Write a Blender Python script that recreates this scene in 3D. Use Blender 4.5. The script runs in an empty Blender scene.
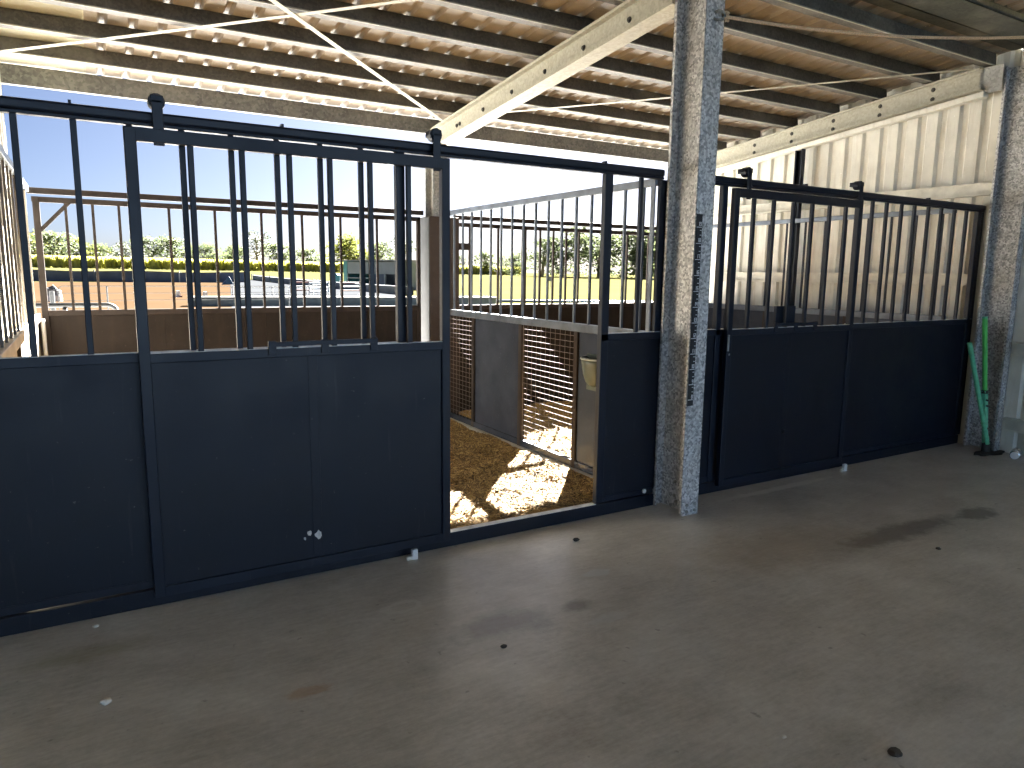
import bpy, bmesh, math, random
from mathutils import Vector, Matrix
random.seed(7)
SC = bpy.context.scene
COL = SC.collection

# ------------------------------------------------------------------ materials
def new_mat(name):
    m = bpy.data.materials.new(name); m.use_nodes = True
    nt = m.node_tree; b = nt.nodes['Principled BSDF']
    return m, nt, b

def pos_node(nt):
    return nt.nodes.new('ShaderNodeNewGeometry').outputs['Position']

def noise(nt, vec, scale, detail=4, rough=.6, stretch=None):
    if stretch:
        mp = nt.nodes.new('ShaderNodeMapping'); mp.inputs['Scale'].default_value = stretch
        nt.links.new(vec, mp.inputs['Vector']); vec = mp.outputs['Vector']
    n = nt.nodes.new('ShaderNodeTexNoise'); n.inputs['Scale'].default_value = scale
    n.inputs['Detail'].default_value = detail; n.inputs['Roughness'].default_value = rough
    nt.links.new(vec, n.inputs['Vector']); return n.outputs['Fac']

def ramp(nt, fac, stops):
    r = nt.nodes.new('ShaderNodeValToRGB'); e = r.color_ramp.elements
    while len(e) < len(stops): e.new(.5)
    for el, (p, c) in zip(e, stops):
        el.position = p; el.color = (*c, 1) if len(c) == 3 else c
    nt.links.new(fac, r.inputs['Fac']); return r.outputs['Color']

def mix(nt, fac, a, b, mode='MIX'):
    m = nt.nodes.new('ShaderNodeMix'); m.data_type = 'RGBA'; m.blend_type = mode
    for s, v in ((m.inputs['Factor'], fac), (m.inputs[6], a), (m.inputs[7], b)):
        if isinstance(v, (int, float)): s.default_value = v
        elif isinstance(v, tuple): s.default_value = (*v, 1)
        else: nt.links.new(v, s)
    return m.outputs[2]

def math_n(nt, op, a, b=None, clamp=False):
    m = nt.nodes.new('ShaderNodeMath'); m.operation = op; m.use_clamp = clamp
    for s, v in ((m.inputs[0], a), (m.inputs[1], b)):
        if v is None: continue
        if isinstance(v, (int, float)): s.default_value = v
        else: nt.links.new(v, s)
    return m.outputs[0]

def bump(nt, b, h, strength=.2, dist=.01):
    n = nt.nodes.new('ShaderNodeBump'); n.inputs['Strength'].default_value = strength
    n.inputs['Distance'].default_value = dist
    nt.links.new(h, n.inputs['Height']); nt.links.new(n.outputs['Normal'], b.inputs['Normal'])

def plain(name, col, rough=.5, metal=0, var=.25, scale=9., spec=.5):
    m, nt, b = new_mat(name); P = pos_node(nt)
    f = noise(nt, P, scale, 5)
    lo = tuple(max(0, c*(1-var)) for c in col); hi = tuple(min(1, c*(1+var)) for c in col)
    nt.links.new(ramp(nt, f, [(.3, lo), (.7, hi)]), b.inputs['Base Color'])
    b.inputs['Roughness'].default_value = rough; b.inputs['Metallic'].default_value = metal
    b.inputs['Specular IOR Level'].default_value = spec
    bump(nt, b, f, .08, .004)
    return m

def black_paint(name, col=(.0026, .005, .012), rough=.42, fleck=.70):
    m, nt, b = new_mat(name); P = pos_node(nt)
    f = noise(nt, P, 3, 6, .65); fine = noise(nt, P, 34, 3, .6)
    streak = noise(nt, P, 5, 4, .6, (6, 6, .5))
    c = ramp(nt, f, [(.3, tuple(x*.75 for x in col)), (.72, tuple(x*1.35 for x in col))])
    c = mix(nt, math_n(nt, 'MULTIPLY', ramp(nt, streak, [(.62, (0, 0, 0)), (.8, (1, 1, 1))]), .16), c, (.10, .10, .10))
    fl = ramp(nt, fine, [(fleck, (0, 0, 0)), (fleck+.05, (1, 1, 1))])
    c = mix(nt, math_n(nt, 'MULTIPLY', fl, .35), c, (.20, .19, .17))
    nt.links.new(c, b.inputs['Base Color'])
    nt.links.new(ramp(nt, f, [(.3, (rough-.1,)*3), (.7, (rough+.12,)*3)]), b.inputs['Roughness'])
    b.inputs['Specular IOR Level'].default_value = .32
    bump(nt, b, fine, .05, .003)
    return m

def galv(name, lo=(.24, .25, .26), hi=(.74, .75, .75), rough=.48, metal=.45, sc=70.):
    m, nt, b = new_mat(name); P = pos_node(nt)
    v = nt.nodes.new('ShaderNodeTexVoronoi'); v.inputs['Scale'].default_value = sc
    nt.links.new(P, v.inputs['Vector'])
    s = nt.nodes.new('ShaderNodeSeparateColor'); nt.links.new(v.outputs['Color'], s.inputs[0])
    f = noise(nt, P, 2.2, 5, .6)
    c = ramp(nt, s.outputs[0], [(0., lo), (1., hi)])
    c = mix(nt, ramp(nt, f, [(.5, (0, 0, 0)), (.85, (.6, .6, .6))]), c, (.30, .28, .23))
    nt.links.new(c, b.inputs['Base Color'])
    b.inputs['Roughness'].default_value = rough; b.inputs['Metallic'].default_value = metal
    bump(nt, b, s.outputs[1], .08, .002)
    return m

def sheet_steel(name, lo, hi, dirt, rough=.5, dirt_amt=.6, spec=.5):
    m, nt, b = new_mat(name); P = pos_node(nt)
    f = noise(nt, P, 4, 6, .65); st = noise(nt, P, 6, 4, .6, (3, 3, .35)); fine = noise(nt, P, 60, 3)
    c = ramp(nt, f, [(.3, lo), (.7, hi)])
    c = mix(nt, math_n(nt, 'MULTIPLY', ramp(nt, st, [(.5, (0, 0, 0)), (.75, (1, 1, 1))]), dirt_amt), c, dirt)
    c = mix(nt, math_n(nt, 'MULTIPLY', ramp(nt, fine, [(.68, (0, 0, 0)), (.73, (1, 1, 1))]), .5), c, tuple(min(1, x*3.5) for x in hi))
    nt.links.new(c, b.inputs['Base Color']); b.inputs['Roughness'].default_value = rough; b.inputs['Specular IOR Level'].default_value = spec
    bump(nt, b, f, .08, .006)
    return m

M = {}
M['black'] = black_paint('black_enamel')
M['blackbar'] = black_paint('black_bar_enamel', (.004, .0075, .017), .40, .75)
M['galv'] = galv('galvanised_spangle')
M['galv_dull'] = galv('galvanised_dull', (.20, .20, .19), (.36, .36, .33), .6, .2, 55)
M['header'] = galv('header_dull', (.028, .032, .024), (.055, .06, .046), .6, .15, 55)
M['galv_cream'] = galv('galvanised_cream', (.28, .268, .205), (.37, .35, .275), .6, .05, 50)  # cream tone for rafters, straps and purlin lips
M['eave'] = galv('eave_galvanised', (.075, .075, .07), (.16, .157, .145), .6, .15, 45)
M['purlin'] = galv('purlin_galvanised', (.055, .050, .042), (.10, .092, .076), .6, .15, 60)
M['roof'] = sheet_steel('roof_underside', (.235, .195, .150), (.315, .262, .205), (.15, .115, .085), .5, .3)
M['roof_smooth'] = sheet_steel('smooth_roof_sheet', (.36, .33, .23), (.43, .39, .28), (.26, .21, .14), .6, .3)
M['clad'] = sheet_steel('cream_cladding', (.54, .53, .465), (.68, .665, .59), (.32, .26, .18), .5, .4)
M['girt'] = plain('girt_zinc', (.60, .58, .50), .5, .1, .2, 7)
M['rail'] = plain('worn_blue_rail', (.13, .155, .19), .42, .35, .35, 6)
M['part'] = sheet_steel('partition_steel', (.028, .036, .054), (.048, .060, .085), (.040, .036, .034), .27, .2)
M['backpanel'] = sheet_steel('brown_panel', (.016, .0125, .0105), (.027, .021, .018), (.04, .030, .022), .6, .4, spec=.1)
M['brownpost'] = sheet_steel('brown_post', (.040, .031, .027), (.06, .047, .041), (.055, .04, .032), .65, .5, spec=.12)
M['brownrail'] = plain('brown_rail', (.032, .025, .022), .6, 0, .3, 8, spec=.15)
M['skylit_sheet'] = plain('skylit_tone_sheet', (.045, .048, .05), .5, .1, .3, 6)  # sky light on the boxed post's side, put into the colour
M['wire'] = plain('weld_mesh_wire', (.13, .108, .098), .5, .2, .2, 30)
M['green'] = plain('green_enamel', (.08, .50, .10), .4, 0, .2, 12)
M['teal'] = plain('pale_green_enamel', (.12, .48, .28), .4, 0, .25, 25)
M['white'] = plain('white_plastic', (.62, .62, .60), .45, 0, .1, 12)
M['sunlit_bar'] = plain('sunlit_tan_bar', (.17, .145, .12), .5, .1, .2, 8)  # sunlit look of the left partition bars put into the colour
M['dimpipe'] = plain('weathered_pipe', (.030, .032, .034), .5, 0, .2, 6)
M['dust_glint'] = plain('sky_glint_strip', (.52, .53, .54), .45, 0, .4, 14)  # pale colour painting the sky's glint along rail tops
M['rope'] = plain('tan_rope', (.62, .44, .28), .8, 0, .35, 120)
M['rulerblack'] = plain('ruler_black', (.008, .010, .014), .4, 0, .1, 12)
M['rulerwhite'] = plain('ruler_white', (.75, .78, .80), .5, 0, .05, 12)
M['tin'] = plain('bright_tin', (.75, .77, .80), .25, .8, .15, 40)
M['pebble'] = plain('pale_pebble', (.60, .58, .52), .8, 0, .2, 60)
M['darkbit'] = plain('dark_debris', (.03, .027, .022), .8, 0, .3, 60)
M['bin'] = plain('feed_bin_plastic', (.075, .092, .075), .35, 0, .25, 9)
M['binrim'] = plain('feed_bin_rim', (.28, .31, .30), .35, 0, .1, 9)
M['shade'] = plain('shade_cloth', (.085, .11, .16), .8, 0, .3, .6)
M['dark_rail'] = plain('dark_low_fence', (.15, .165, .18), .8, 0, .35, .8)
M['trough'] = plain('pale_green_trough', (0.154, 0.184, 0.174), .7, 0, .2, 1.5)
M['troughtop'] = plain('pale_trough_top', (0.198, 0.205, 0.192), .7, 0, .12, 1.5)
M['shedgrey'] = plain('shed_grey', (0.196, 0.218, 0.218), .6, 0, .12, .8)
M['shedteal'] = plain('shed_teal', (0.065, 0.228, 0.228), .5, 0, .12, .8)
M['sheddark'] = plain('shed_dark', (.06, .08, .11), .8, 0, .3, 1.)
M['bluetank'] = plain('blue_tank', (0.034, 0.173, 0.317), .4, 0, .1, 1.)
M['redpaint'] = plain('faded_red', (.13, .05, .045), .6, 0, .2, 2)
M['bluepaint'] = plain('pale_blue', (.06, .11, .16), .5, 0, .2, 2)
M['bounce_blue'] = plain('blue_bounce_wall', (.044, .082, .145), .7, 0, .08, 1.)  # colour of the unseen wall added for bluish bounce light
M['bark'] = plain('bark', (.20, .16, .12), .9, 0, .3, 3)

def concrete():
    m, nt, b = new_mat('worn_concrete'); P = pos_node(nt)
    big = noise(nt, P, .55, 6, .6); mid = noise(nt, P, 2.6, 7, .68); fine = noise(nt, P, 38, 5, .7)
    sweep = noise(nt, P, 1.7, 6, .65, (1., 2.4, 1))
    c = ramp(nt, big, [(.36, (.35, .33, .285)), (.64, (.66, .64, .60))])
    c = mix(nt, .55, c, ramp(nt, mid, [(.34, (.28, .262, .225)), (.66, (.74, .73, .68))]))
    c = mix(nt, .30, c, ramp(nt, sweep, [(.36, (.18, .168, .14)), (.64, (.68, .67, .63))]))
    scr = noise(nt, P, 9, 7, .75, (1., 5., 1.)); c = mix(nt, .16, c, ramp(nt, scr, [(.4, (.16, .15, .13)), (.62, (.75, .74, .70))]))
    c = mix(nt, .22, c, ramp(nt, fine, [(.3, (.10, .09, .075)), (.7, (.46, .44, .40))]))
    speck = ramp(nt, noise(nt, P, 16, 3, .5), [(.255, (1, 1, 1)), (.31, (0, 0, 0))])
    c = mix(nt, math_n(nt, 'MULTIPLY', speck, .42), c, (.045, .04, .032))
    sx = nt.nodes.new('ShaderNodeSeparateXYZ'); nt.links.new(P, sx.inputs[0])
    wob = noise(nt, P, 7, 4, .7)
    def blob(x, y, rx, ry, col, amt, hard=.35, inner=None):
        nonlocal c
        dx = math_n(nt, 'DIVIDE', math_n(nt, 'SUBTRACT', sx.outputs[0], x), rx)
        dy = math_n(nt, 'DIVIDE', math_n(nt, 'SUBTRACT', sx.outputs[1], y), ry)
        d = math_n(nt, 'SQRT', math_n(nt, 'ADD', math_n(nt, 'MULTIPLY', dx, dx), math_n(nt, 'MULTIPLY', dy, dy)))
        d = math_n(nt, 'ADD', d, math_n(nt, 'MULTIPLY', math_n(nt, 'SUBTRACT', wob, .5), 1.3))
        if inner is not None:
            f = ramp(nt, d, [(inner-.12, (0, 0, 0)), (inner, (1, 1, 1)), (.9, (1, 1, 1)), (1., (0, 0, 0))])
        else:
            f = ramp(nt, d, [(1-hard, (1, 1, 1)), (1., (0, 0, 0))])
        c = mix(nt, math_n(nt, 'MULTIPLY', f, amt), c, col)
    blob(.66, -1.10, .10, .045, (.36, .19, .06), .45)          # rust spot
    blob(1.25, -.60, .11, .07, (.58, .58, .54), .55, inner=.62)  # pale ring
    blob(4.68, -.16, .80, .050, (.62, .61, .56), .85, .5)      # pale strip by the closed door
    blob(1.52, -.03, .20, .06, (.60, .60, .55), .6, .5)
    blob(2.35, -.75, .10, .05, (.52, .56, .56), .6)
    blob(2.10, -1.20, .16, .05, (.50, .53, .53), .4)
    blob(5.30, -.75, .85, .10, (.44, .43, .39), .55, .5)
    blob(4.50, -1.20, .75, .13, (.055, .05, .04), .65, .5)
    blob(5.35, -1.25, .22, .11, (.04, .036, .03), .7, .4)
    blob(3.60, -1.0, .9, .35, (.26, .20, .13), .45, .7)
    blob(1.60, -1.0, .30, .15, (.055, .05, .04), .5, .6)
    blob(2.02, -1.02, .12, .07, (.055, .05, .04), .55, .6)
    blob(-.1, -.35, .35, .10, (.22, .19, .08), .4, .7)
    nt.links.new(c, b.inputs['Base Color'])
    nt.links.new(ramp(nt, sweep, [(.25, (.27,)*3), (.75, (.40,)*3)]), b.inputs['Roughness'])
    bump(nt, b, fine, .12, .004)
    return m
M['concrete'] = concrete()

def straw_mat(name, stops):
    m, nt, b = new_mat(name); P = pos_node(nt)
    f = noise(nt, P, 3.2, 7, .75); g = noise(nt, P, 75, 4, .7)
    c = mix(nt, .55, ramp(nt, f, stops), ramp(nt, g, [(.3, (.075, .045, .018)), (.7, (.49, .315, .105))]))
    nt.links.new(c, b.inputs['Base Color']); b.inputs['Roughness'].default_value = .9
    b.inputs['Specular IOR Level'].default_value = .2
    bump(nt, b, g, .6, .015); return m
M['bedding'] = straw_mat('bedding', [(.35, (.16, .095, .034)), (.65, (.35, .215, .070))])

def straw_bits():
    m, nt, b = new_mat('straw_bits')
    oi = nt.nodes.new('ShaderNodeNewGeometry')
    c = ramp(nt, oi.outputs['Random Per Island'], [(0, (.06, .034, .014)), (.4, (.24, .15, .052)), (.8, (.48, .32, .11)), (1, (.60, .42, .17))])
    nt.links.new(c, b.inputs['Base Color']); b.inputs['Roughness'].default_value = .8
    return m
M['straw'] = straw_bits()

def ground_mat(name, lo, hi, sc, sc2=None, k=1.03):
    lo, hi = tuple(x*k for x in lo), tuple(x*k for x in hi)
    m, nt, b = new_mat(name); P = pos_node(nt)
    c = mix(nt, .5, ramp(nt, noise(nt, P, sc, 6, .65), [(.3, lo), (.7, hi)]), ramp(nt, noise(nt, P, sc2 or sc*12, 4, .7), [(.3, lo), (.7, hi)]))
    nt.links.new(c, b.inputs['Base Color']); b.inputs['Roughness'].default_value = .95
    b.inputs['Specular IOR Level'].default_value = 0
    return m
M['grass'] = ground_mat('pasture', (.046, .047, .020), (.078, .072, .030), .09)
M['sand'] = ground_mat('arena_sand', (.036, .024, .0145), (.052, .034, .021), .15)
M['drive'] = ground_mat('pale_gravel', (.028, .030, .034), (.046, .049, .053), .3)
M['bounce_apron'] = ground_mat('pale_bounce_ground', (.70, .70, .69), (.82, .82, .81), .3, k=1)  # bright unseen ground added to bounce sunlight up under the roof
def leaf_mat(name, a, bcol, k=1.9):
    a, bcol = tuple(x*k for x in a), tuple(x*k for x in bcol)
    m, nt, b = new_mat(name); g = nt.nodes.new('ShaderNodeNewGeometry')
    c = ramp(nt, g.outputs['Random Per Island'], [(0, a), (1, bcol)])
    nt.links.new(c, b.inputs['Base Color']); b.inputs['Roughness'].default_value = .7
    tr = nt.nodes.new('ShaderNodeBsdfTranslucent'); nt.links.new(c, tr.inputs['Color'])
    mx = nt.nodes.new('ShaderNodeMixShader'); mx.inputs[0].default_value = .5
    nt.links.new(b.outputs[0], mx.inputs[1]); nt.links.new(tr.outputs[0], mx.inputs[2])
    nt.links.new(mx.outputs[0], nt.nodes['Material Output'].inputs['Surface'])
    return m
M['leafA'] = leaf_mat('gum_leaves', (.022, .032, .014), (.062, .072, .034))
M['leafB'] = leaf_mat('yellow_green_leaves', (.036, .044, .010), (.085, .088, .022))
M['cane'] = leaf_mat('crop_leaves', (.16, .17, .045), (.30, .285, .08))
M['cobweb'] = plain('dust_glint', (.5, .48, .42), .9)

# ------------------------------------------------------------------ mesh builder
class MB:
    def __init__(s): s.v = []; s.f = []
    def box(s, c, size, rot=None):
        x, y, z = (k/2 for k in size); i = len(s.v)
        for dx, dy, dz in ((-1,-1,-1),(1,-1,-1),(1,1,-1),(-1,1,-1),(-1,-1,1),(1,-1,1),(1,1,1),(-1,1,1)):
            q = Vector((dx*x, dy*y, dz*z))
            if rot is not None: q = rot @ q
            s.v.append(Vector(c)+q)
        for q in ((0,3,2,1),(4,5,6,7),(0,1,5,4),(1,2,6,5),(2,3,7,6),(3,0,4,7)): s.f.append(tuple(i+k for k in q))
        return s
    def bb(s, x0, x1, y0, y1, z0, z1):
        return s.box(((x0+x1)/2, (y0+y1)/2, (z0+z1)/2), (x1-x0, y1-y0, z1-z0))
    def bar(s, p0, p1, w, d, up=(0, 0, 1)):
        p0, p1 = Vector(p0), Vector(p1); a = (p1-p0); L = a.length; a.normalize()
        u = Vector(up)
        if abs(a.dot(u)) > .99: u = Vector((0, 1, 0))
        b = a.cross(u).normalized(); u = b.cross(a).normalized()
        R = Matrix((a, b, u)).transposed()
        return s.box((p0+p1)/2, (L, w, d), R)
    def tube(s, pts, r, n=10, cap=True):
        pts = [Vector(q) for q in pts]; i0 = len(s.v); k = len(pts)
        ref = Vector((0, 0, 1))
        for j, q in enumerate(pts):
            a = (pts[min(j+1, k-1)]-pts[max(j-1, 0)]).normalized()
            rr = ref if abs(a.dot(ref)) < .95 else Vector((0, 1, 0))
            b = a.cross(rr).normalized(); c = b.cross(a)
            rad = r[j] if isinstance(r, (list, tuple)) else r
            for m in range(n):
                t = 2*math.pi*m/n
                s.v.append(q+b*math.cos(t)*rad+c*math.sin(t)*rad)
        for j in range(k-1):
            for m in range(n):
                a0 = i0+j*n+m; a1 = i0+j*n+(m+1) % n
                s.f.append((a0, a1, a1+n, a0+n))
        if cap:
            s.f.append(tuple(i0+m for m in reversed(range(n)))); s.f.append(tuple(i0+(k-1)*n+m for m in range(n)))
        return s
    def quad(s, a, b, c, d):
        i = len(s.v); s.v += [Vector(a), Vector(b), Vector(c), Vector(d)]; s.f.append((i, i+1, i+2, i+3)); return s
    def strip(s, rows):
        # rows: list of equal-length point lists
        i0 = len(s.v); n = len(rows[0])
        for r in rows: s.v += [Vector(q) for q in r]
        for j in range(len(rows)-1):
            for m in range(n-1):
                a = i0+j*n+m; s.f.append((a, a+1, a+n+1, a+n))
        return s
    def prism(s, poly, y0, y1, axis='y'):
        # poly in (x,z) pulled along y, or (y,z) pulled along x
        i = len(s.v); n = len(poly)
        for t in (y0, y1):
            for a, b in poly: s.v.append(Vector((a, t, b)) if axis == 'y' else Vector((t, a, b)))
        s.f.append(tuple(i+k for k in range(n))); s.f.append(tuple(i+n+k for k in reversed(range(n))))
        for k in range(n): s.f.append((i+k, i+n+k, i+n+(k+1) % n, i+(k+1) % n))
        return s
    def channel(s, p0, p1, depth, width, out, dep, lip=.02, t=.004):
        """lipped C section from p0 to p1: web through the axis, flanges reaching 'width' along out; depth along dep"""
        p0, p1 = Vector(p0), Vector(p1); o = Vector(out).normalized(); d = Vector(dep).normalized()
        def bx(c, so, sd):
            a = (p1-p0); L = a.length; a = a.normalized()
            R = Matrix((a, o, d)).transposed()
            s.box((p0+p1)/2+c, (L, so, sd), R)
        bx(o*(t/2), t, depth)
        for k in (-1, 1):
            bx(o*(width/2)+d*(k*(depth-t)/2), width, t)
            bx(o*(width-t/2)+d*(k*(depth/2-lip/2)), t, lip)
        return s
    def build(s, name, mat, parent=None, bevel=0, smooth=False, solid=0, kind=None):
        me = bpy.data.meshes.new(name)
        if parent is not None:
            off = parent.matrix_world.translation.copy() if parent.type != 'EMPTY' else Vector(parent['_o'])
            off = Vector(parent['_o'])
        else:
            lo = Vector((min(v.x for v in s.v), min(v.y for v in s.v), min(v.z for v in s.v)))
            hi = Vector((max(v.x for v in s.v), max(v.y for v in s.v), max(v.z for v in s.v)))
            off = Vector(((lo.x+hi.x)/2, (lo.y+hi.y)/2, lo.z))
        me.from_pydata([tuple(v-off) for v in s.v], [], s.f); me.update()
        bm = bmesh.new(); bm.from_mesh(me); bmesh.ops.recalc_face_normals(bm, faces=bm.faces); bm.to_mesh(me); bm.free()
        o = bpy.data.objects.new(name, me); COL.objects.link(o)
        me.materials.append(mat)
        o['_o'] = tuple(off)
        if parent is not None: o.parent = parent
        else: o.location = off
        if parent is not None and parent.type == 'MESH': pass
        if smooth:
            for q in me.polygons: q.use_smooth = True
        if bevel:
            b = o.modifiers.new('bevel', 'BEVEL'); b.width = bevel; b.segments = 2; b.limit_method = 'ANGLE'; b.angle_limit = .6
        if solid:
            b = o.modifiers.new('solid', 'SOLIDIFY'); b.thickness = solid; b.offset = 0
        if kind: o['kind'] = kind
        return o

# a part of a part keeps world coordinates too: both share the thing's origin
def tag(o, label, cat, group=None, kind='thing'):
    o['label'] = label; o['category'] = cat; o['kind'] = kind
    if group: o['group'] = group
    return o
def thing(name, label, cat, loc, group=None):
    o = bpy.data.objects.new(name, None); COL.objects.link(o)
    o.location = loc; o.empty_display_size = .1; o['_o'] = tuple(loc)
    return tag(o, label, cat, group)
def structure(mb, name, mat, **k):
    return mb.build(name, mat, kind='structure', **k)
def copy_tree(o, parent=None):
    c = o.copy(); COL.objects.link(c); c.parent = parent
    for ch in list(o.children): copy_tree(ch, c)
    return c

# ------------------------------------------------------------------ camera
F = Vector((0.50629435, 0.84858169, -0.15354198)); R = Vector((0.85967803, -0.51068799, 0.01230706)); U = Vector((0.0679685, 0.13822766, 0.98806548))
cd = bpy.data.cameras.new('camera'); cam = bpy.data.objects.new('camera', cd); COL.objects.link(cam)
m = Matrix((R, U, -F)).transposed().to_4x4(); m.translation = Vector((0, -3.746, 1.65)); cam.matrix_world = m
cd.sensor_width = 36; cd.lens = 713.65/1024*36; cd.clip_end = 2000; cd.clip_start = .05
SC.camera = cam

# ------------------------------------------------------------------ terrain
def gz(x, y):
    r = math.hypot(x, y); A = min(1.7, max(1.0, 1.6-.0053*x)); t = max(0, (r-35)/105)
    return A*t*t if t < 1 else A*(1+.2*(t-1))
def terrain_patch(x0, x1, y0, y1, nx, ny, dz):
    mb = MB(); rows = []
    for j in range(ny+1):
        rows.append([(x0+(x1-x0)*i/nx, y0+(y1-y0)*j/ny, gz(x0+(x1-x0)*i/nx, y0+(y1-y0)*j/ny)+dz) for i in range(nx+1)])
    return mb.strip(rows)
g = terrain_patch(-260, 460, -120, 560, 96, 92, -.10)
structure(g, 'ground', M['grass'])
mb = MB(); rows = []
for j in range(29):
    y = 4.6+(80.3-4.6)*j/28; xr = 5.2+(14.2-5.2)*(max(0, y-28)/52)**.9 if y > 28 else 5.2
    rows.append([(-60+(xr+60)*i/24, y, gz(-60+(xr+60)*i/24, y)-.07) for i in range(25)])
structure(mb.strip(rows), 'ground_sand', M['sand'])
mb = MB(); rows = []
for j in range(25):
    y = 4.6+(92-4.6)*j/24
    xl = 5.25+(15.8-5.25)*max(0, (y-28)/64); xr = 14+(19.5-14)*min(1, (y-4.6)/40)
    rows.append([(xl+(xr-xl)*i/8, y, gz(xl+(xr-xl)*i/8, y)-.05) for i in range(9)])
structure(mb.strip(rows), 'ground_gravel', M['drive'])
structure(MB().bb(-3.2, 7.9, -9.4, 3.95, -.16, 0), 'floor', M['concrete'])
structure(MB().bb(-14, 13, 3.96, 24, -.14, -.03), 'ground_bounce', M['bounce_apron'])  # added reflector hidden behind the back gates, bounces sun onto the roof

# ------------------------------------------------------------------ roof, walls
RZ, RS = 3.738, .1       # sheet plane z = RZ - RS*y
def rib_profile(x0, x1, pitch=.2, h=.03, phase=0.05):
    pts = [(x0, 0)]; x = math.floor((x0-phase)/pitch)*pitch+phase
    while x < x1:
        for dx, z in ((-.034, 0), (-.016, h), (.016, h), (.034, 0)):
            if x0 < x+dx < x1: pts.append((x+dx, z))
        x += pitch
    pts.append((x1, 0)); return pts
def roof_strip(y0, y1, x0, x1):
    prof = rib_profile(x0, x1)
    return [[(x, y, RZ-RS*y+z) for x, z in prof] for y in (y0, y1)]
structure(MB().strip(roof_strip(-.11, 3.98, .13, 7.9)), 'ceiling', M['roof'], solid=.002)
structure(MB().strip(roof_strip(-9.0, -.52, -3.0, 7.9)), 'ceiling_front', M['roof'], solid=.002)
sm = MB()
for k in range(8):
    ya, yb = -.11+k*4.09/8, -.11+(k+1)*4.09/8
    sm.strip([[(-3.0+3.14*i/12, y, RZ-RS*y+.004-.006*math.sin(i*2.1+k)) for i in range(13)] for y in (ya, yb)])
structure(sm, 'ceiling_left', M['roof_smooth'], solid=.002)

def clad_rows(x, y0, y1, z0, z1f, pitch=.205, h=-.03, phase=.09, side=1):
    ys = []; y = math.floor((y0-phase)/pitch)*pitch+phase
    ys.append((y0, 0))
    while y < y1:
        for d, o in ((-.048, 0), (-.026, h), (.026, h), (.048, 0)):
            if y0 < y+d < y1: ys.append((y+d, o))
        y += pitch
    ys.append((y1, 0))
    return [[(x+side*o*-1, y, z0) for y, o in ys], [(x+side*o*-1, y, z1f(y)) for y, o in ys]]
structure(MB().strip(clad_rows(7.54, -8.9, 3.8, 0.0, lambda y: 3.736-.1*y)), 'wall_right', M['clad'], solid=.002)
def bx_clad(x0, x1, y, z0, z1, name):
    mb = MB(); prof = rib_profile(x0, x1)
    mb.strip([[(x, y+z, z0) for x, z in prof], [(x, y+z, z1) for x, z in prof]])
    structure(mb, name, M['clad'], solid=.002)
bx_clad(-3.0, 7.54, -8.98, 4.0, 4.62, 'wall_unseen_front')  # unseen lintel wall added to limit light from behind the camera
structure(MB().bb(-16, 20, -22.3, -22, -.2, 6.), 'wall_bounce', M['bounce_blue'])  # unseen wall added to bounce bluish light onto doors and columns
structure(MB().strip(clad_rows(-3.0, -8.95, -.05, 0.0, lambda y: 3.736-.1*y, side=-1)), 'wall_unseen_left', M['clad'], solid=.002)  # unseen wall added to keep side light off the aisle floor
structure(MB().strip(clad_rows(-.455, -.05, 3.42, 0.05, lambda y: 3.736-.1*y, side=-1)), 'wall_left', M['clad'], solid=.002)

# ------------------------------------------------------------------ rafters, purlins, eave beam, braces
def rz_bot(y): return 3.40-.1*y
def rafter(label, x, face, y0, y1, mat, bolts):
    t = thing('rafter', label, 'rafter', (x, y0, rz_bot(y0)))
    d = Vector((0, -.1, 1)).normalized(); d = Vector((0, .0995, .995))
    for sgn in ((-1, 1) if face == 0 else (face,)):
        MB().channel((x, y0, rz_bot(y0)+.103), (x, y1, rz_bot(y1)+.103), .205, .08, (sgn, 0, 0), (0, .0995, .995), .022, .004).build('channel', mat, t)
    for y in bolts:
        for dz in ((-.0, ) if face == 0 else (-.05, .04)):
            mb = MB(); s = -1 if face == 0 else face
            mb.tube([(x+s*.003, y, rz_bot(y)+.11+dz), (x+s*.018, y, rz_bot(y)+.11+dz)], .016, 6)
            mb.tube([(x+s*.003, y, rz_bot(y)+.11+dz), (x+s*.007, y, rz_bot(y)+.11+dz)], .022, 10)
            mb.build('bolt', M['darkbit'], t)
    return t
r1 = rafter('pale steel double-channel rafter rising from the boxed back post to the middle column', 3.50, 0, .02, 3.83, M['galv_cream'], (3.31, 3.24, 2.73, 2.18, 1.63, 1.08, .53))
r2 = rafter('pale steel channel rafter along the top of the cream end wall', 7.38, -1, .06, 3.60, M['galv_cream'], (2.73, 2.18, 1.63, 1.08, .53))
r2['label'] = 'pale steel channel rafter along the top of the cream end wall'
MB().bb(7.376, 7.385, -.10, .10, 3.37, 3.60).build('end_cleat', M['galv_dull'], r2)
MB().bar((7.40, .04, 3.36), (7.40, 3.5, 3.015), .09, .05).build('wall_capping', M['clad'], r2, bevel=.004)

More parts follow.
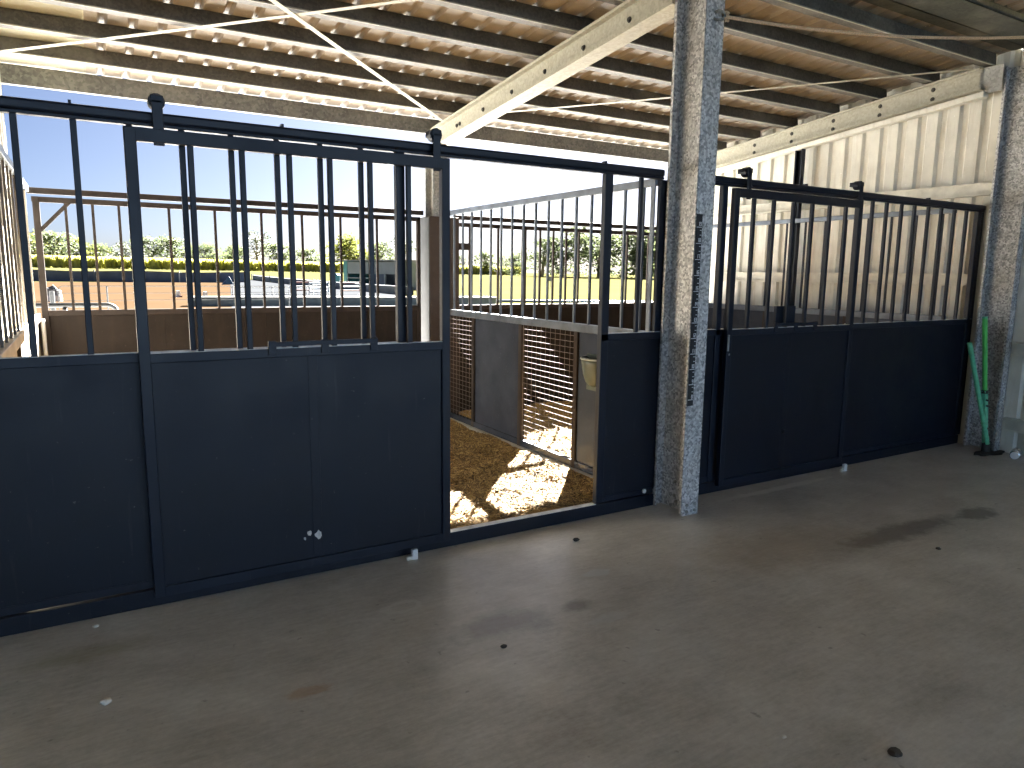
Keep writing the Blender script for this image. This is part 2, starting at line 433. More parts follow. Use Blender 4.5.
PY = [(3.28, 'closest to the eave beam'), (2.73, 'second in from the eave beam'), (2.18, 'third in from the eave beam'), (1.63, 'fourth in from the eave beam'),
      (1.08, 'fifth in from the eave beam'), (.53, 'sixth in from the eave beam'), (.02, 'directly over the stall fronts, just before the dark header beam')]
def purlin_mb(y):
    zb = 3.615-.1*y
    mb = MB(); c = Vector((0, y+.035, zb+.0835))
    # web behind, flanges and lips towards the aisle
    mb.channel((-3.0, y, zb+.060), (7.47, y, zb+.060), .118, .066, (0, 1, -.1), (0, .0995, .995), .018, .003)
    return mb
def purlin_lip(y):
    zb = 3.615-.1*y
    return MB().bar((-3.0, y-.007, zb+.006), (7.47, y-.007, zb+.006), .014, .010)
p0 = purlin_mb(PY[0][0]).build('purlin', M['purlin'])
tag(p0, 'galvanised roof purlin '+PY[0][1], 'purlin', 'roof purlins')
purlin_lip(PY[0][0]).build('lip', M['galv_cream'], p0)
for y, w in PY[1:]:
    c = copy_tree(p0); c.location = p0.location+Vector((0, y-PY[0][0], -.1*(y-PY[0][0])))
    c['label'] = 'galvanised roof purlin '+w
# eave beam
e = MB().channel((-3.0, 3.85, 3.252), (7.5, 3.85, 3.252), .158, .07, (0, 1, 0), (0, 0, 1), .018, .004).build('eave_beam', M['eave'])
tag(e, 'mottled grey eave beam along the back edge of the roof', 'beam')
# beam over the columns
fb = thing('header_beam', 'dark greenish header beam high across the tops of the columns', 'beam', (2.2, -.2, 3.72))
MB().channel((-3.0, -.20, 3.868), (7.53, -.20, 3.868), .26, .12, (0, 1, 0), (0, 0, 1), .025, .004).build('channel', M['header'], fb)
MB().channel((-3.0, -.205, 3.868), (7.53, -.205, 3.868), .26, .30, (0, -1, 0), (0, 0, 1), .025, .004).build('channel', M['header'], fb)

def strap(p0, p1, label):
    mb = MB(); P0, P1 = Vector(p0), Vector(p1); n = 14; rows = []
    a = (P1-P0).normalized(); w = a.cross(Vector((0, .0995, .995))).normalized()*.021
    pts = [P0.lerp(P1, i/n)-Vector((0, 0, .008*math.sin(math.pi*i/n))) for i in range(n+1)]
    for sgn in (-1, 1): rows.append([q+w*sgn for q in pts])
    o = mb.strip(rows).build('brace_strap', M['galv_cream'], solid=.003)
    tag(o, label, 'brace', 'roof bracing straps'); return o
def under(x, y, d=0): return (x, y, 3.602-.1*y-d)
strap(under(-.42, 3.24), under(2.95, .33), 'flat steel bracing strap running up from the left end of the eave')
strap(under(3.40, 3.48, .007), under(.05, .43, .007), 'flat steel bracing strap meeting the low end of the middle rafter')
strap(under(3.60, 3.22), under(7.28, .12), 'flat steel bracing strap crossing the roof behind the middle column')

# ------------------------------------------------------------------ columns
def bolts(t, pts, axis, r=.011, mat=None):
    for q in pts:
        q = Vector(q); a = Vector(axis)
        MB().tube([q, q+a*.012], r, 6).build('bolt', mat or M['galv_dull'], t)
col1 = thing('steel_column', 'spangled galvanised steel column with a black height strip, between the two stalls', 'column', (3.524, -.134, 0))
MB().channel((3.524, -.132, .004), (3.524, -.132, 3.59), .285, .079, (-1, 0, 0), (0, 1, 0), .022, .004).build('channel', M['galv'], col1)
MB().channel((3.5245, -.132, .004), (3.5245, -.132, 3.59), .285, .079, (1, 0, 0), (0, 1, 0), .022, .004).build('channel', M['galv'], col1)
MB().bb(3.452, 3.596, -.282, -.274, 0, .105).build('foot_cleat', M['galv'], col1, bevel=.002)
bolts(col1, [(3.485, -.282, .03), (3.485, -.282, .075), (3.562, -.282, .03), (3.562, -.282, .075)], (0, -1, 0))
bolts(col1, [(3.520, -.17, .62), (3.520, -.13, .20), (3.520, -.13, .10), (3.520, -.15, .06)], (-1, 0, 0), .012)
MB().bb(3.438, 3.450, -.02, .012, 0, .12).build('hinge_tab', M['galv'], col1)
bolts(col1, [(3.520, -.2, 3.30), (3.520, -.2, 3.12)], (-1, 0, 0), .012)
# height strip (hands): black with white numbers and ticks
SX0, SX1, SY = 3.449, 3.502, -.2765
stp = MB().bb(SX0, SX1, SY-.002, SY, .775, 2.045).build('height_strip', M['rulerblack'], col1)
SEG = {'0': 'abcdef', '1': 'bc', '2': 'abged', '3': 'abgcd', '4': 'fgbc', '5': 'afgcd', '6': 'afgecd', '7': 'abc', '8': 'abcdefg', '9': 'abcdfg'}
def digit(mb, ch, x, z, w, hgt, y):
    th = .0035
    L = {'a': (x, x+w, z+hgt-th, z+hgt), 'd': (x, x+w, z, z+th), 'g': (x, x+w, z+hgt/2-th/2, z+hgt/2+th/2),
         'f': (x, x+th, z+hgt/2, z+hgt), 'b': (x+w-th, x+w, z+hgt/2, z+hgt), 'e': (x, x+th, z, z+hgt/2), 'c': (x+w-th, x+w, z, z+hgt/2)}
    for s_ in SEG[ch]: mb.bb(L[s_][0], L[s_][1], y-.001, y, L[s_][2], L[s_][3])
for hnd in range(8, 20):
    marks = MB(); z = .815+(hnd-8)*.1040
    marks.bb(SX0+.004, SX1-.004, SY-.003, SY-.002, z, z+.004)
    for i, ch in enumerate(str(hnd)):
        digit(marks, ch, SX1-.020-.017*(len(str(hnd))-1-i), z+.010, .013, .026, SY-.002)
    if hnd < 19:
        for q in (1, 2): marks.bb(SX1-.019, SX1-.004, SY-.003, SY-.002, z+.104*(q+.35)/3.35+.012, z+.104*(q+.35)/3.35+.0155)
    marks.build('marking', M['rulerwhite'], stp)['label'] = 'white number and ticks'

col2 = thing('steel_column', 'spangled galvanised steel column at the end wall, behind the green tool', 'column', (7.50, -.22, 0))
MB().channel((7.535, -.222, .004), (7.535, -.222, 3.59), .285, .095, (-1, 0, 0), (0, 1, 0), .022, .004).build('channel', M['galv'], col2)
MB().bb(7.43, 7.53, -.371, -.365, 0, .10).build('foot_cleat', M['galv'], col2)
bolts(col2, [(7.531, -.12, .22), (7.531, -.12, .12), (7.531, -.2, 3.2)], (-1, 0, 0), .013)

# rope and hook
rp = thing('rope', 'tan rope tied to the middle column and stretched to the right under the roof', 'rope', (3.6, -.29, 3.27))
pts = []
A, B = Vector((3.585, -.292, 3.265)), Vector((7.50, -.80, 3.70))
for i in range(41):
    t = i/40; q = A.lerp(B, t); q.z -= .10*4*t*(1-t)*(1-.35*t); pts.append(q)
MB().tube(pts, .011, 8).build('cord', M['rope'], rp, smooth=True)
kn = MB()
kn.tube([A+Vector((.012*math.cos(a*.9)+.002*a, -.004-.012*math.sin(a*1.7), .03*math.sin(a*.9))) for a in range(0, 15)], .008, 7)
kn.build('knot', M['rope'], rp, smooth=True)
hk = MB().tube([(3.52, -.279, 3.285), (3.52, -.305, 3.285), (3.535, -.312, 3.283), (3.565, -.308, 3.28), (3.585, -.30, 3.265), (3.57, -.295, 3.245), (3.53, -.295, 3.235), (3.50, -.292, 3.235)], .008, 7)
hk.build('hook', M['galv_dull'], rp, smooth=True)

# ------------------------------------------------------------------ stall fronts
BK, BB = M['black'], M['blackbar']
def bars(t, xs, y, z0, z1, w=.026, d=.026, mat=None):
    for x in xs: MB().bb(x-w/2, x+w/2, y-d/2, y+d/2, z0, z1).build('bar', mat or BB, t, bevel=.003)
ZP, ZT = 1.2568, 2.286
# thresholds
th1 = MB().bb(-.70, 3.445, .0, .055, 0, .085).build('threshold_rail', BK, bevel=.004)
tag(th1, 'black bottom rail on the concrete under the left stall front and its open doorway', 'rail')
MB().bb(1.55, 2.92, .004, .052, .085, .088).build('ledge_glint', M['dust_glint'], th1)  # painted glint along the sill top
th2 = MB().bb(3.60, 7.52, .012, .062, 0, .085).build('threshold_rail', BK, bevel=.004)
tag(th2, 'black bottom rail on the concrete under the right stall front', 'rail')

def track(label, x0, x1, brk, dz=0):
    t = thing('door_track', label, 'track', (x0, .02, ZT))
    MB().bb(x0, x1, .0, .055, 2.302+dz, 2.352+dz).build('rail', BB, t, bevel=.012)
    MB().bb(x0, x1, .008, .048, 2.288+dz, 2.302+dz).build('runner', BB, t, bevel=.002)
    for x in brk: MB().bb(x-.006, x+.006, .01, .05, 2.35+dz, 2.366+dz).build('bolt', BB, t)
    return t
track('black overhead door track above the left stall front and open doorway', -.70, 3.42, (.0, .9, 2.925))
track('black overhead door track above the right stall front', 3.615, 7.58, (4.9, 6.6))

def front_panel(label, x0, x1, barx, stiles, seams=(), y=.03, zbot=.09):
    t = thing('front_panel', label, 'stall panel', ((x0+x1)/2, y, 0))
    yb = y-.004
    MB().bb(x0, x1, yb-.004, yb+.004, zbot, ZP-.03).build('sheet', BK, t)
    MB().bb(x0, x1, y-.02, y+.022, ZP-.045, ZP).build('middle_rail', BB, t, bevel=.003)
    MB().bb(x0, x1, y-.014, y+.02, zbot, zbot+.04).build('bottom_rail', BB, t, bevel=.003)
    MB().bb(x0, x1, y-.018, y+.02, ZP, ZP+.0025).build('ledge_glint', M['dust_glint'], t)  # thin pale strip painting the sky glint on the middle rail
    for x, w in stiles: MB().bb(x-w/2, x+w/2, y-(.02 if .049 < w < .09 else .006), y+.022, zbot, 2.288).build('stile', BB, t, bevel=.004)
    for x in seams: MB().bb(x-.012, x+.012, yb-.006, yb-.0035, zbot+.04, ZP-.045).build('seam_strip', BK, t, bevel=.002)
    bars(t, barx, y, ZP-.002, 2.288)
    return t
k = 1.0
front_panel('black barred fixed panel at the left end of the stalls, partly behind the slid-back door', -.70, 1.545, [-.425, -.209, .007, .223, .438, .655, .870, 1.086, 1.302], [(-.67, .05), (1.520, .05)], y=.03)
fp = front_panel('narrow black barred panel between the open doorway and the middle column', 2.925, 3.50, [3.235], [(2.955, .062), (3.450, .10)], y=.03)
front_panel('narrow black barred panel just right of the middle column', 3.598, 4.085, [], [(4.012, .05), (3.615, .036)], y=.03)
front_panel('black barred fixed panel beside the end wall, right of the closed sliding door', 5.56, 7.60, [5.785, 5.985, 6.205, 6.40, 6.62, 6.83, 7.05, 7.26], [(5.60, .05), (7.47, .06), (7.565, .07)], y=.03)

def sliding_door(label, x0, x1, barx, hang, zb, seams, latch):
    y = -.028
    t = thing('sliding_door', label, 'stable door', ((x0+x1)/2, y, 0))
    MB().bb(x0+.02, x1-.02, y-.004, y+.004, zb+.03, ZP-.03).build('sheet', BK, t)
    MB().bb(x0, x1, y-.02, y+.02, ZP-.045, ZP).build('middle_rail', BB, t, bevel=.003)
    MB().bb(x0+.05, x1-.05, y-.018, y+.018, ZP, ZP+.0025).build('ledge_glint', M['dust_glint'], t)  # sky glint on the door's middle rail, painted as a pale strip
    MB().bb(x0, x1, y-.02, y+.02, zb, zb+.05).build('bottom_rail', BB, t, bevel=.003)
    MB().bb(x0, x1, y-.02, y+.02, 2.212, 2.272).build('top_rail', BB, t, bevel=.003)
    for x in (x0+.025, x1-.025): MB().bb(x-.025, x+.025, y-.021, y+.021, zb, 2.272).build('stile', BB, t, bevel=.004)
    for x, w in seams: MB().bb(x-w/2, x+w/2, y-.0062, y-.0035, zb+.05, ZP-.045).build('seam_strip', BK, t, bevel=.002)
    bars(t, barx, y, ZP-.002, 2.214)
    for x in hang:
        h_ = MB().bb(x-.023, x+.023, y-.012, y-.004, 2.20, 2.40)
        h_.bb(x-.028, x+.028, y-.012, y+.085, 2.385, 2.42)
        h_.build('hanger', BB, t, bevel=.004)
        MB().tube([(x, y+.0, 2.394), (x, y+.05, 2.394)], .036, 14).build('hanger_wheel', BB, t)
    l0, l1 = latch
    lt = MB().bb(l0, l1, y-.036, y-.026, ZP+.012, ZP+.036)
    for x in (l0+.02, (l0+l1)/2, l1-.02): lt.bb(x-.02, x+.02, y-.03, y-.018, ZP-.03, ZP+.04)
    lt.build('latch_bar', BB, t, bevel=.002)
    return t
d1 = sliding_door('black sliding stable door with upright bars, slid back to the left of the open doorway', .195, 1.79,
             [.466, .693, .916, 1.119, 1.332, 1.548], (.337, 1.715), .06, [(1.0, .05)], (.775, 1.35))
d2 = sliding_door('black sliding stable door with upright bars, closed, on the right stall', 4.048, 5.545,
             [4.265, 4.482, 4.705, 4.925, 5.140, 5.345], (4.195, 5.515), .062, [(4.765, .05), (5.515, .05)], (4.55, 5.06))
MB().bb(4.63, 4.86, .005, .03, 1.275, 1.42).build('latch_box', BB, d2, bevel=.004)
MB().tube([(4.055, -.055, 1.10), (4.055, -.055, 1.22)], .008, 8).build('bolt', M['galv_dull'], d2)
MB().tube([(4.066, -.06, 1.075), (4.066, -.05, 1.075)], .008, 8).build('bolt', M['tin'], d2)
MB().box((4.755, -.052, .42), (.03, .012, .03)).build('catch', BB, d2, bevel=.003)

def chip(x, z, r, seed):
    rnd = random.Random(seed); mb = MB(); n = 11; y = -.0335
    ring = [(x+r*math.cos(2*math.pi*i/n)*rnd.uniform(.55, 1.2), z+1.25*r*math.sin(2*math.pi*i/n)*rnd.uniform(.6, 1.2)) for i in range(n)]
    mb.prism(ring, y-.0012, y); mb.build('dried_splash', M['pebble'], d1)
chip(1.005, .235, .020, 3); chip(.955, .250, .012, 5); chip(.93, .225, .008, 8)
# white floor guides at the door feet
def guide(label, x, y, s=1):
    t = thing('floor_guide', label, 'door guide', (x, y, 0), None)
    MB().bb(x-.018*s, x+.018*s, y-.014, y+.014, 0, .062*s).build('block', M['white'], t, bevel=.006)
    MB().tube([(x-.05*s, y, .010), (x-.012, y, .012)], .012*s, 8).build('foot', M['pebble'], t)
guide('white plastic guide block at the foot of the slid-back door, left of the doorway', 1.545, -.075)
guide('white plastic guide block at the foot of the closed right-hand door', 5.53, -.09)
o = MB().tube([(3.352, -.0, .118), (3.352, .012, .118)], .016, 10).build('stud', M['white'], fp)
o['label'] = 'small white stud'

# ------------------------------------------------------------------ partition between the stalls
XP = 3.41
def partition(t, x, y0, y1, bar_ys, posts, solids, meshes, railmat, zt=2.30, barw=.018, side=-1, zmid=1.19):
    MB().bb(x-.022, x+.022, y0, y1, zt-.05, zt).build('top_rail', railmat, t, bevel=.005)
    MB().bb(x-.026, x+.026, y0, y1, zmid, zmid+.065).build('middle_rail', railmat, t, bevel=.004)
    MB().bb(x-.022, x+.022, y0, y1, .06, .12).build('bottom_rail', M['part'], t, bevel=.004)
    for y in bar_ys: MB().bb(x-barw/2, x+barw/2, y-barw/2, y+barw/2, zmid+.06, zt-.045).build('bar', M['rail'], t)
    for y, w in posts: MB().bb(x-.025, x+.025, y-w/2, y+w/2, .05, zmid+.01).build('post', M['brownrail'], t, bevel=.003)
    for a, b in solids: MB().bb(x-.006, x+.006, a, b, .11, zmid+.005).build('sheet', M['part'], t)
    for a, b in meshes:
        mb = MB(); r = .0023
        n = int(round((b-a)/.072)); 
        for i in range(n+1):
            y = a+(b-a)*i/n; mb.tube([(x-.004, y, .11), (x-.004, y, zmid+.01)], r, 5, False)
        nz = int(round((zmid-.11)/.05))
        for j in range(nz+1):
            z = .11+(zmid-.10)*j/nz; mb.tube([(x+.002, a, z), (x+.002, b, z)], r, 5, False)
        mb.build('mesh_panel', M['wire'], t)
pt = thing('stall_partition', 'barred steel partition between the two stalls, seen through the open doorway', 'partition', (XP, 1.7, 0))
partition(pt, XP, .055, 3.44, [.20+.2*i for i in range(16)], [(3.40, .05), (2.73, .05), (1.80, .05), (.935, .05), (.09, .05)],
          [(1.83, 2.70), (.07, .91)], [(.965, 1.77), (2.76, 3.37)], M['rail'])
MB().bb(XP-.062, XP+.062, .07, 3.44, 0, .06).build('kerb', M['concrete'], pt, bevel=.008)
MB().bb(XP-.03, XP-.02, .056, .095, .085, 2.286).build('end_plate', M['rail'], pt)

# feed bin on the partition
bn = thing('feed_bin', 'small translucent corner feed bin hung on the partition by the doorway', 'feed bin', (XP-.1, .66, .76))
rows = []
for j, (z, ry, rx) in enumerate([(1.0, .13, .115), (.96, .125, .11), (.88, .112, .10), (.815, .09, .08), (.785, .05, .05), (.780, .0, .0)]):
    rows.append([(XP-.012-rx*math.sin(math.pi*i/14), .66+ry*math.cos(math.pi*i/14), z) for i in range(15)])
MB().strip(rows).build('bowl', M['bin'], bn, smooth=True, solid=.006)
MB().tube([(XP-.012-.117*math.sin(math.pi*i/14), .66+.132*math.cos(math.pi*i/14), 1.0) for i in range(15)], .009, 8).build('rim', M['binrim'], bn, smooth=True)
MB().bb(XP-.012, XP-.006, .53, .79, .74, 1.03).build('back_plate', M['bin'], bn)

# partition along the end wall, and along the left wall
pr = thing('stall_partition', 'barred steel partition standing against the cream end wall inside the right stall', 'partition', (7.27, 1.7, 0))
partition(pr, 7.27, .13, 3.36, [.25+.26*i for i in range(12)], [(.16, .05), (1.2, .05), (2.3, .05), (3.3, .05)], [(.16, 3.34)], [], M['rail'], zt=2.325, zmid=1.22)
pl = thing('stall_partition', 'barred steel partition against the left wall of the left stall', 'partition', (-.36, 1.8, 0))
partition(pl, -.36, .08, 3.52, [.2+.26*i for i in range(13)], [(.10, .05), (1.2, .05), (2.4, .05), (3.5, .05)], [(.1, 3.5)], [], M['rail'], zt=2.315, zmid=1.20, barw=.014)
M_sunlit_pl = plain('sunlit_pale_panel', (.55, .50, .44), .5, 0, .2, 5)  # sunlit white of the left sheet and middle rail, put into the colour
for ch in pl.children:
    if ch.name.startswith('bar'): ch.data.materials[0] = M['sunlit_bar']
for ch in pr.children:
    if ch.name.startswith('bar'): ch.data.materials[0] = M['blackbar']
for ch in pl.children:
    if ch.name.startswith(('sheet', 'middle_rail')): ch.data.materials[0] = M_sunlit_pl

# middle post and girts of the end wall
mp = thing('wall_post', 'dark upright post against the cream end wall behind the bars', 'post', (7.40, 2.06, 0))
MB().channel((7.43, 2.06, 0.0), (7.43, 2.06, 3.19), .10, .06, (-1, 0, 0), (0, 1, 0), .015, .004).build('channel', M['blackbar'], mp)
MB().bb(7.365, 7.37, 2.0, 2.12, 0, .12).build('foot_cleat', M['blackbar'], mp)
def girt(label, y0, y1, z, x=7.535):
    o = MB().channel((x-.012, y0, z), (x-.012, y1, z), .12, .07, (-1, 0, 0), (0, 0, 1), .016, .003)
    o = o.build('wall_girt', M['girt']); tag(o, label, 'girt', 'end wall girts')
    return o
girt('upper cream girt on the end wall, level with the door track of the right stall', -.06, 3.5, 2.50, 7.525)
girt('lower cream girt on the end wall, seen at half height through the right stall bars', .07, 3.5, 1.64, 7.525)
girt('waist-high girt on the cladding right of the end column', -4.5, -.40, 1.00, 7.535)
girt('shin-high girt on the cladding right of the end column', -4.5, -.40, .285, 7.535)

# ------------------------------------------------------------------ back fences and posts
YB = 3.58
bf = thing('back_gate', 'brown barred back gate of the left stall with solid lower boards', 'gate', (1.45, YB, 0))
BR = M['brownrail']
MB().bb(-.33, 3.18, YB-.02, YB+.02, 2.19, 2.235).build('top_rail', BR, bf, bevel=.004)
MB().bb(-.325, -.275, YB-.025, YB+.025, .02, 2.235).build('post', BR, bf, bevel=.004)
MB().bb(3.14, 3.18, YB-.02, YB+.02, .02, 2.235).build('post', BR, bf, bevel=.004)
MB().bar((-.28, YB, 1.96), (-.06, YB, 2.20), .03, .03).build('corner_brace', BR, bf)
MB().bb(-.30, 3.16, YB-.02, YB+.02, 1.235, 1.285).build('middle_rail', BR, bf, bevel=.004)
for x in (-.09, .11, .31, .71, 1.10, 1.52, 1.91, 2.30, 2.69, 2.95):
    MB().bb(x-.011, x+.011, YB-.011, YB+.011, 1.28, 2.195).build('bar', BR, bf)
for a, b in ((-.275, .625), (.624, 1.525), (1.524, 2.355), (2.354, 3.14)):
    MB().bb(a, b, YB-.008, YB+.008, -.02, 1.24).build('board', M['backpanel'], bf, bevel=.004)
hr = MB().bb(-.36, 3.24, YB+.03, YB+.075, 2.262, 2.312).build('header_rail', BR, bevel=.004)
tag(hr, 'brown rail spanning just above the back gate of the left stall', 'rail')
bfr = thing('back_gate', 'brown barred back gate of the right stall with dark lower boards', 'gate', (5.5, YB, 0))
MB().bb(3.66, 7.40, YB-.02, YB+.02, 2.155, 2.20).build('top_rail', BR, bfr, bevel=.004)
MB().bb(3.66, 7.40, YB-.02, YB+.02, 1.235, 1.285).build('middle_rail', BR, bfr, bevel=.004)
for i, x in enumerate((3.79, 4.16, 4.53, 4.74, 4.93, 5.12, 5.31, 5.69, 6.08, 6.44, 6.8, 7.1)):
    MB().bb(x-.011, x+.011, YB-.011, YB+.011, 1.28, 2.16).build('bar', BR, bfr)
MB().bb(4.50, 4.55, YB+.0, YB+.04, .02, 2.16).build('post', BR, bfr)
for a, b in ((3.62, 4.605), (4.604, 5.555), (5.554, 6.505), (6.504, 7.40)):
    MB().bb(a, b, YB-.008, YB+.008, -.02, 1.24).build('board', M['backpanel'], bfr, bevel=.004)
MB().bb(3.62, 3.78, YB-.03, YB-.02, 1.90, 1.975).build('latch_plate', BR, bfr)
hr = MB().bb(3.62, 7.42, YB+.03, YB+.075, 2.235, 2.285).build('header_rail', BR, bevel=.004)
tag(hr, 'brown rail spanning just above the back gate of the right stall', 'rail')
bp = thing('boxed_post', 'brown boxed back post carrying two grey steel flanges, behind the slid-back door', 'post', (3.42, 3.6, 0))
MB().bb(3.245, 3.60, 3.46, 3.76, 0, 2.245).build('casing', M['brownpost'], bp, bevel=.01)
MB().bb(3.236, 3.244, 3.47, 3.75, .02, 2.235).build('added_skylit_side_sheet', M['skylit_sheet'], bp)  # added face carrying the painted sky light on the post's side
MB().channel((3.38, 3.62, 2.24), (3.38, 3.62, 3.02), .22, .07, (-1, 0, 0), (0, 1, 0), .018, .004).build('steel_flange', M['galv_dull'], bp)
MB().channel((3.40, 3.62, 2.24), (3.40, 3.62, 3.02), .22, .07, (1, 0, 0), (0, 1, 0), .018, .004).build('steel_flange', M['galv_dull'], bp)
cp = MB().tube([(-.312, 3.42, .05), (-.318, 3.46, 1.22)], .016, 10).build('plastic_pipe', M['white'], bevel=0, smooth=False)
tag(cp, 'short pale plastic pipe leaning in the left back corner of the left stall', 'pipe')

# ------------------------------------------------------------------ bedding
def bedding(label, x0, x1, y0, y1, n, dens=None):
    rnd = random.Random(hash(label) % 1000 if False else len(label))
    nx, ny = int((x1-x0)/.05), int((y1-y0)/.05)
    from mathutils import noise as N
    def hgt(x, y):
        e = min(x-x0, x1-x, y-y0, y1-y)
        return .072+.035*N.noise(Vector((x*2.1, y*2.1, 3)))*1.0+.018*N.noise(Vector((x*9, y*9, 1)))-.015*max(0, 1-e/.12)
    mb = MB()
    mb.strip([[(x0+(x1-x0)*i/nx, y0+(y1-y0)*j/ny, max(.004, hgt(x0+(x1-x0)*i/nx, y0+(y1-y0)*j/ny))) for i in range(nx+1)] for j in range(ny+1)])
    o = mb.build('straw_bedding', M['bedding'], smooth=True)
    tag(o, label, 'bedding', kind='stuff')
    sb = MB()
    for _ in range(n):
        x, y = dens(rnd) if dens else (rnd.uniform(x0, x1), rnd.uniform(y0, y1))
        if not (x0+.05 < x < x1-.05 and y0+.05 < y < y1-.05): continue
        z = hgt(x, y)+rnd.uniform(.0, .014); a = rnd.uniform(0, 6.28); L = rnd.uniform(.02, .085); w = rnd.uniform(.0018, .0045)
        dx, dy = math.cos(a)*L/2, math.sin(a)*L/2; tz = rnd.uniform(-.012, .012)
        px, py = -math.sin(a)*w, math.cos(a)*w
        sb.quad((x-dx-px, y-dy-py, z-tz), (x+dx-px, y+dy-py, z+tz), (x+dx+px, y+dy+py, z+tz+.002), (x-dx+px, y-dy+py, z-tz+.002))
    s_ = sb.build('loose_straw', M['straw'], o, kind='stuff')
bedding('brown straw bedding over the floor of the left stall', -.33, 3.345, .06, 3.55, 26000,
        lambda r: (3.345-abs(r.gauss(0, .9)), abs(r.gauss(0, 1.3))+.06))
bedding('brown straw bedding over the floor of the right stall', 3.475, 7.24, .065, 3.55, 9000,
        lambda r: (3.475+abs(r.gauss(0, .9)), abs(r.gauss(0, 1.6))+.07))

# ------------------------------------------------------------------ green tool, tin, floor bits
tl = thing('post_hole_digger', 'green two-handled steel digging tool standing upright by the end column', 'tool', (7.37, -.32, 0))
a0 = Vector((7.33, -.33, .10)); a1 = Vector((7.13, -.30, 1.295)); am = a0.lerp(a1, .42)
MB().tube([am, a1], .021, 12).build('handle', M['green'], tl)
MB().tube([a1+Vector((0, 0, -.005)), a1+Vector((0, 0, .012))], .023, 12).build('handle_cap', M['teal'], tl, bevel=.003)
MB().bar(a0, am+Vector((0, 0, .01)), .052, .034, (0, 1, 0)).build('socket', M['teal'], tl, bevel=.004)
MB().tube([am-Vector((0, 0, .02)), am+Vector((0, 0, .012))], .027, 12).build('collar', M['darkbit'], tl)
for zz in (.16, .40, .46):
    q = a0.lerp(am, zz/.55); MB().tube([q+Vector((-.02, -.035, 0)), q+Vector((0, .0, 0))], .009, 8).build('bolt', M['darkbit'], tl)
b0 = Vector((7.30, -.365, .10)); b1 = Vector((6.83, -.34, 1.078))
MB().tube([b0, b1], .021, 12).build('handle', M['teal'], tl)
MB().bb(7.31, 7.345, -.38, -.31, .012, .12).build('foot', M['darkbit'], tl, bevel=.004)
bl = MB(); rows = []
for z, w in ((.0, .02), (.02, .05), (.10, .055)):
    rows.append([(7.33+w*math.cos(math.pi*i/8), -.345-.03*math.sin(math.pi*i/8), z+.012) for i in range(9)])
bl.strip(rows).build('blade', M['darkbit'], tl, solid=.004)
fp_ = MB(); n = 20
fp_.prism([(0, 0)], 0, 0) if False else None
pl_pts = [(7.40+.26*math.cos(2*math.pi*i/n)*(1+.12*math.sin(i*2.3)), -.36+.085*math.sin(2*math.pi*i/n)*(1+.2*math.cos(i*1.7))) for i in range(n)]
mbp = MB(); i0 = 0
mbp.v = [Vector((x, y, .0005)) for x, y in pl_pts]+[Vector((7.40+(x-7.40)*.9, -.36+(y+.36)*.9, .012)) for x, y in pl_pts]
mbp.f = [tuple(range(n))[::-1], tuple(range(n, 2*n))]+[(i, (i+1) % n, n+(i+1) % n, n+i) for i in range(n)]
o = mbp.build('rubber_mat', M['darkbit']); tag(o, 'flat dark rubber offcut on the floor under the green digging tool', 'mat')
tn = thing('tin_can', 'crushed shiny tin lying at the foot of the cladding right of the end column', 'tin', (7.34, -.60, 0))
MB().tube([(7.27, -.62, .045), (7.31, -.61, .05), (7.36, -.59, .047), (7.41, -.575, .05)], [.040, .046, .042, .046], 14).build('body', M['tin'], tn, smooth=True)
MB().tube([(7.262, -.623, .045), (7.270, -.62, .045)], .034, 14).build('lid', M['white'], tn)

def pebble(name, label, cat, x, y, r, mat, flat=.6):
    bm = bmesh.new(); bmesh.ops.create_icosphere(bm, subdivisions=2, radius=1)
    rnd = random.Random(int(x*1000)+7)
    for v in bm.verts:
        s_ = 1+rnd.uniform(-.18, .18); v.co = Vector((v.co.x*r*s_*1.25, v.co.y*r*s_, v.co.z*r*flat*s_))
    mn = min(v.co.z for v in bm.verts)
    for v in bm.verts: v.co.z -= mn
    me = bpy.data.meshes.new(name); bm.to_mesh(me); bm.free(); me.materials.append(mat)
    o = bpy.data.objects.new(name, me); COL.objects.link(o); o.location = (x, y, 0); tag(o, label, cat)
pebble('pebble', 'small dark pebble on the concrete in front of the open doorway', 'pebble', 2.536, -.30, .018, M['darkbit'])
pebble('pebble', 'pale pebble on the bare concrete before the left fixed panel', 'pebble', -.036, -.80, .018, M['pebble'])
pebble('dirt_clod', 'dark clod of dirt on the concrete near the camera, lower right', 'clod', 2.33, -2.49, .022, M['darkbit'], .4)
pebble('pebble', 'tiny white pebble near the camera, left of the dark clod', 'pebble', 2.066, -2.234, .008, M['pebble'])
pebble('pebble', 'tiny pale pebble at the foot of the left fixed panel', 'pebble', -.06, -.10, .012, M['pebble'])
pebble('dirt_clod', 'small dark clod of dirt on the concrete below the pale ring mark', 'clod', 1.50, -1.19, .013, M['darkbit'], .5)
pebble('dirt_clod', 'small dark clod of dirt on the concrete under the right closed door', 'clod', 4.41, -1.50, .014, M['darkbit'], .5)

# ------------------------------------------------------------------ yard beyond the stalls
def gp(x, y, dz=0): return Vector((x, y, gz(x, y)-.10+dz))
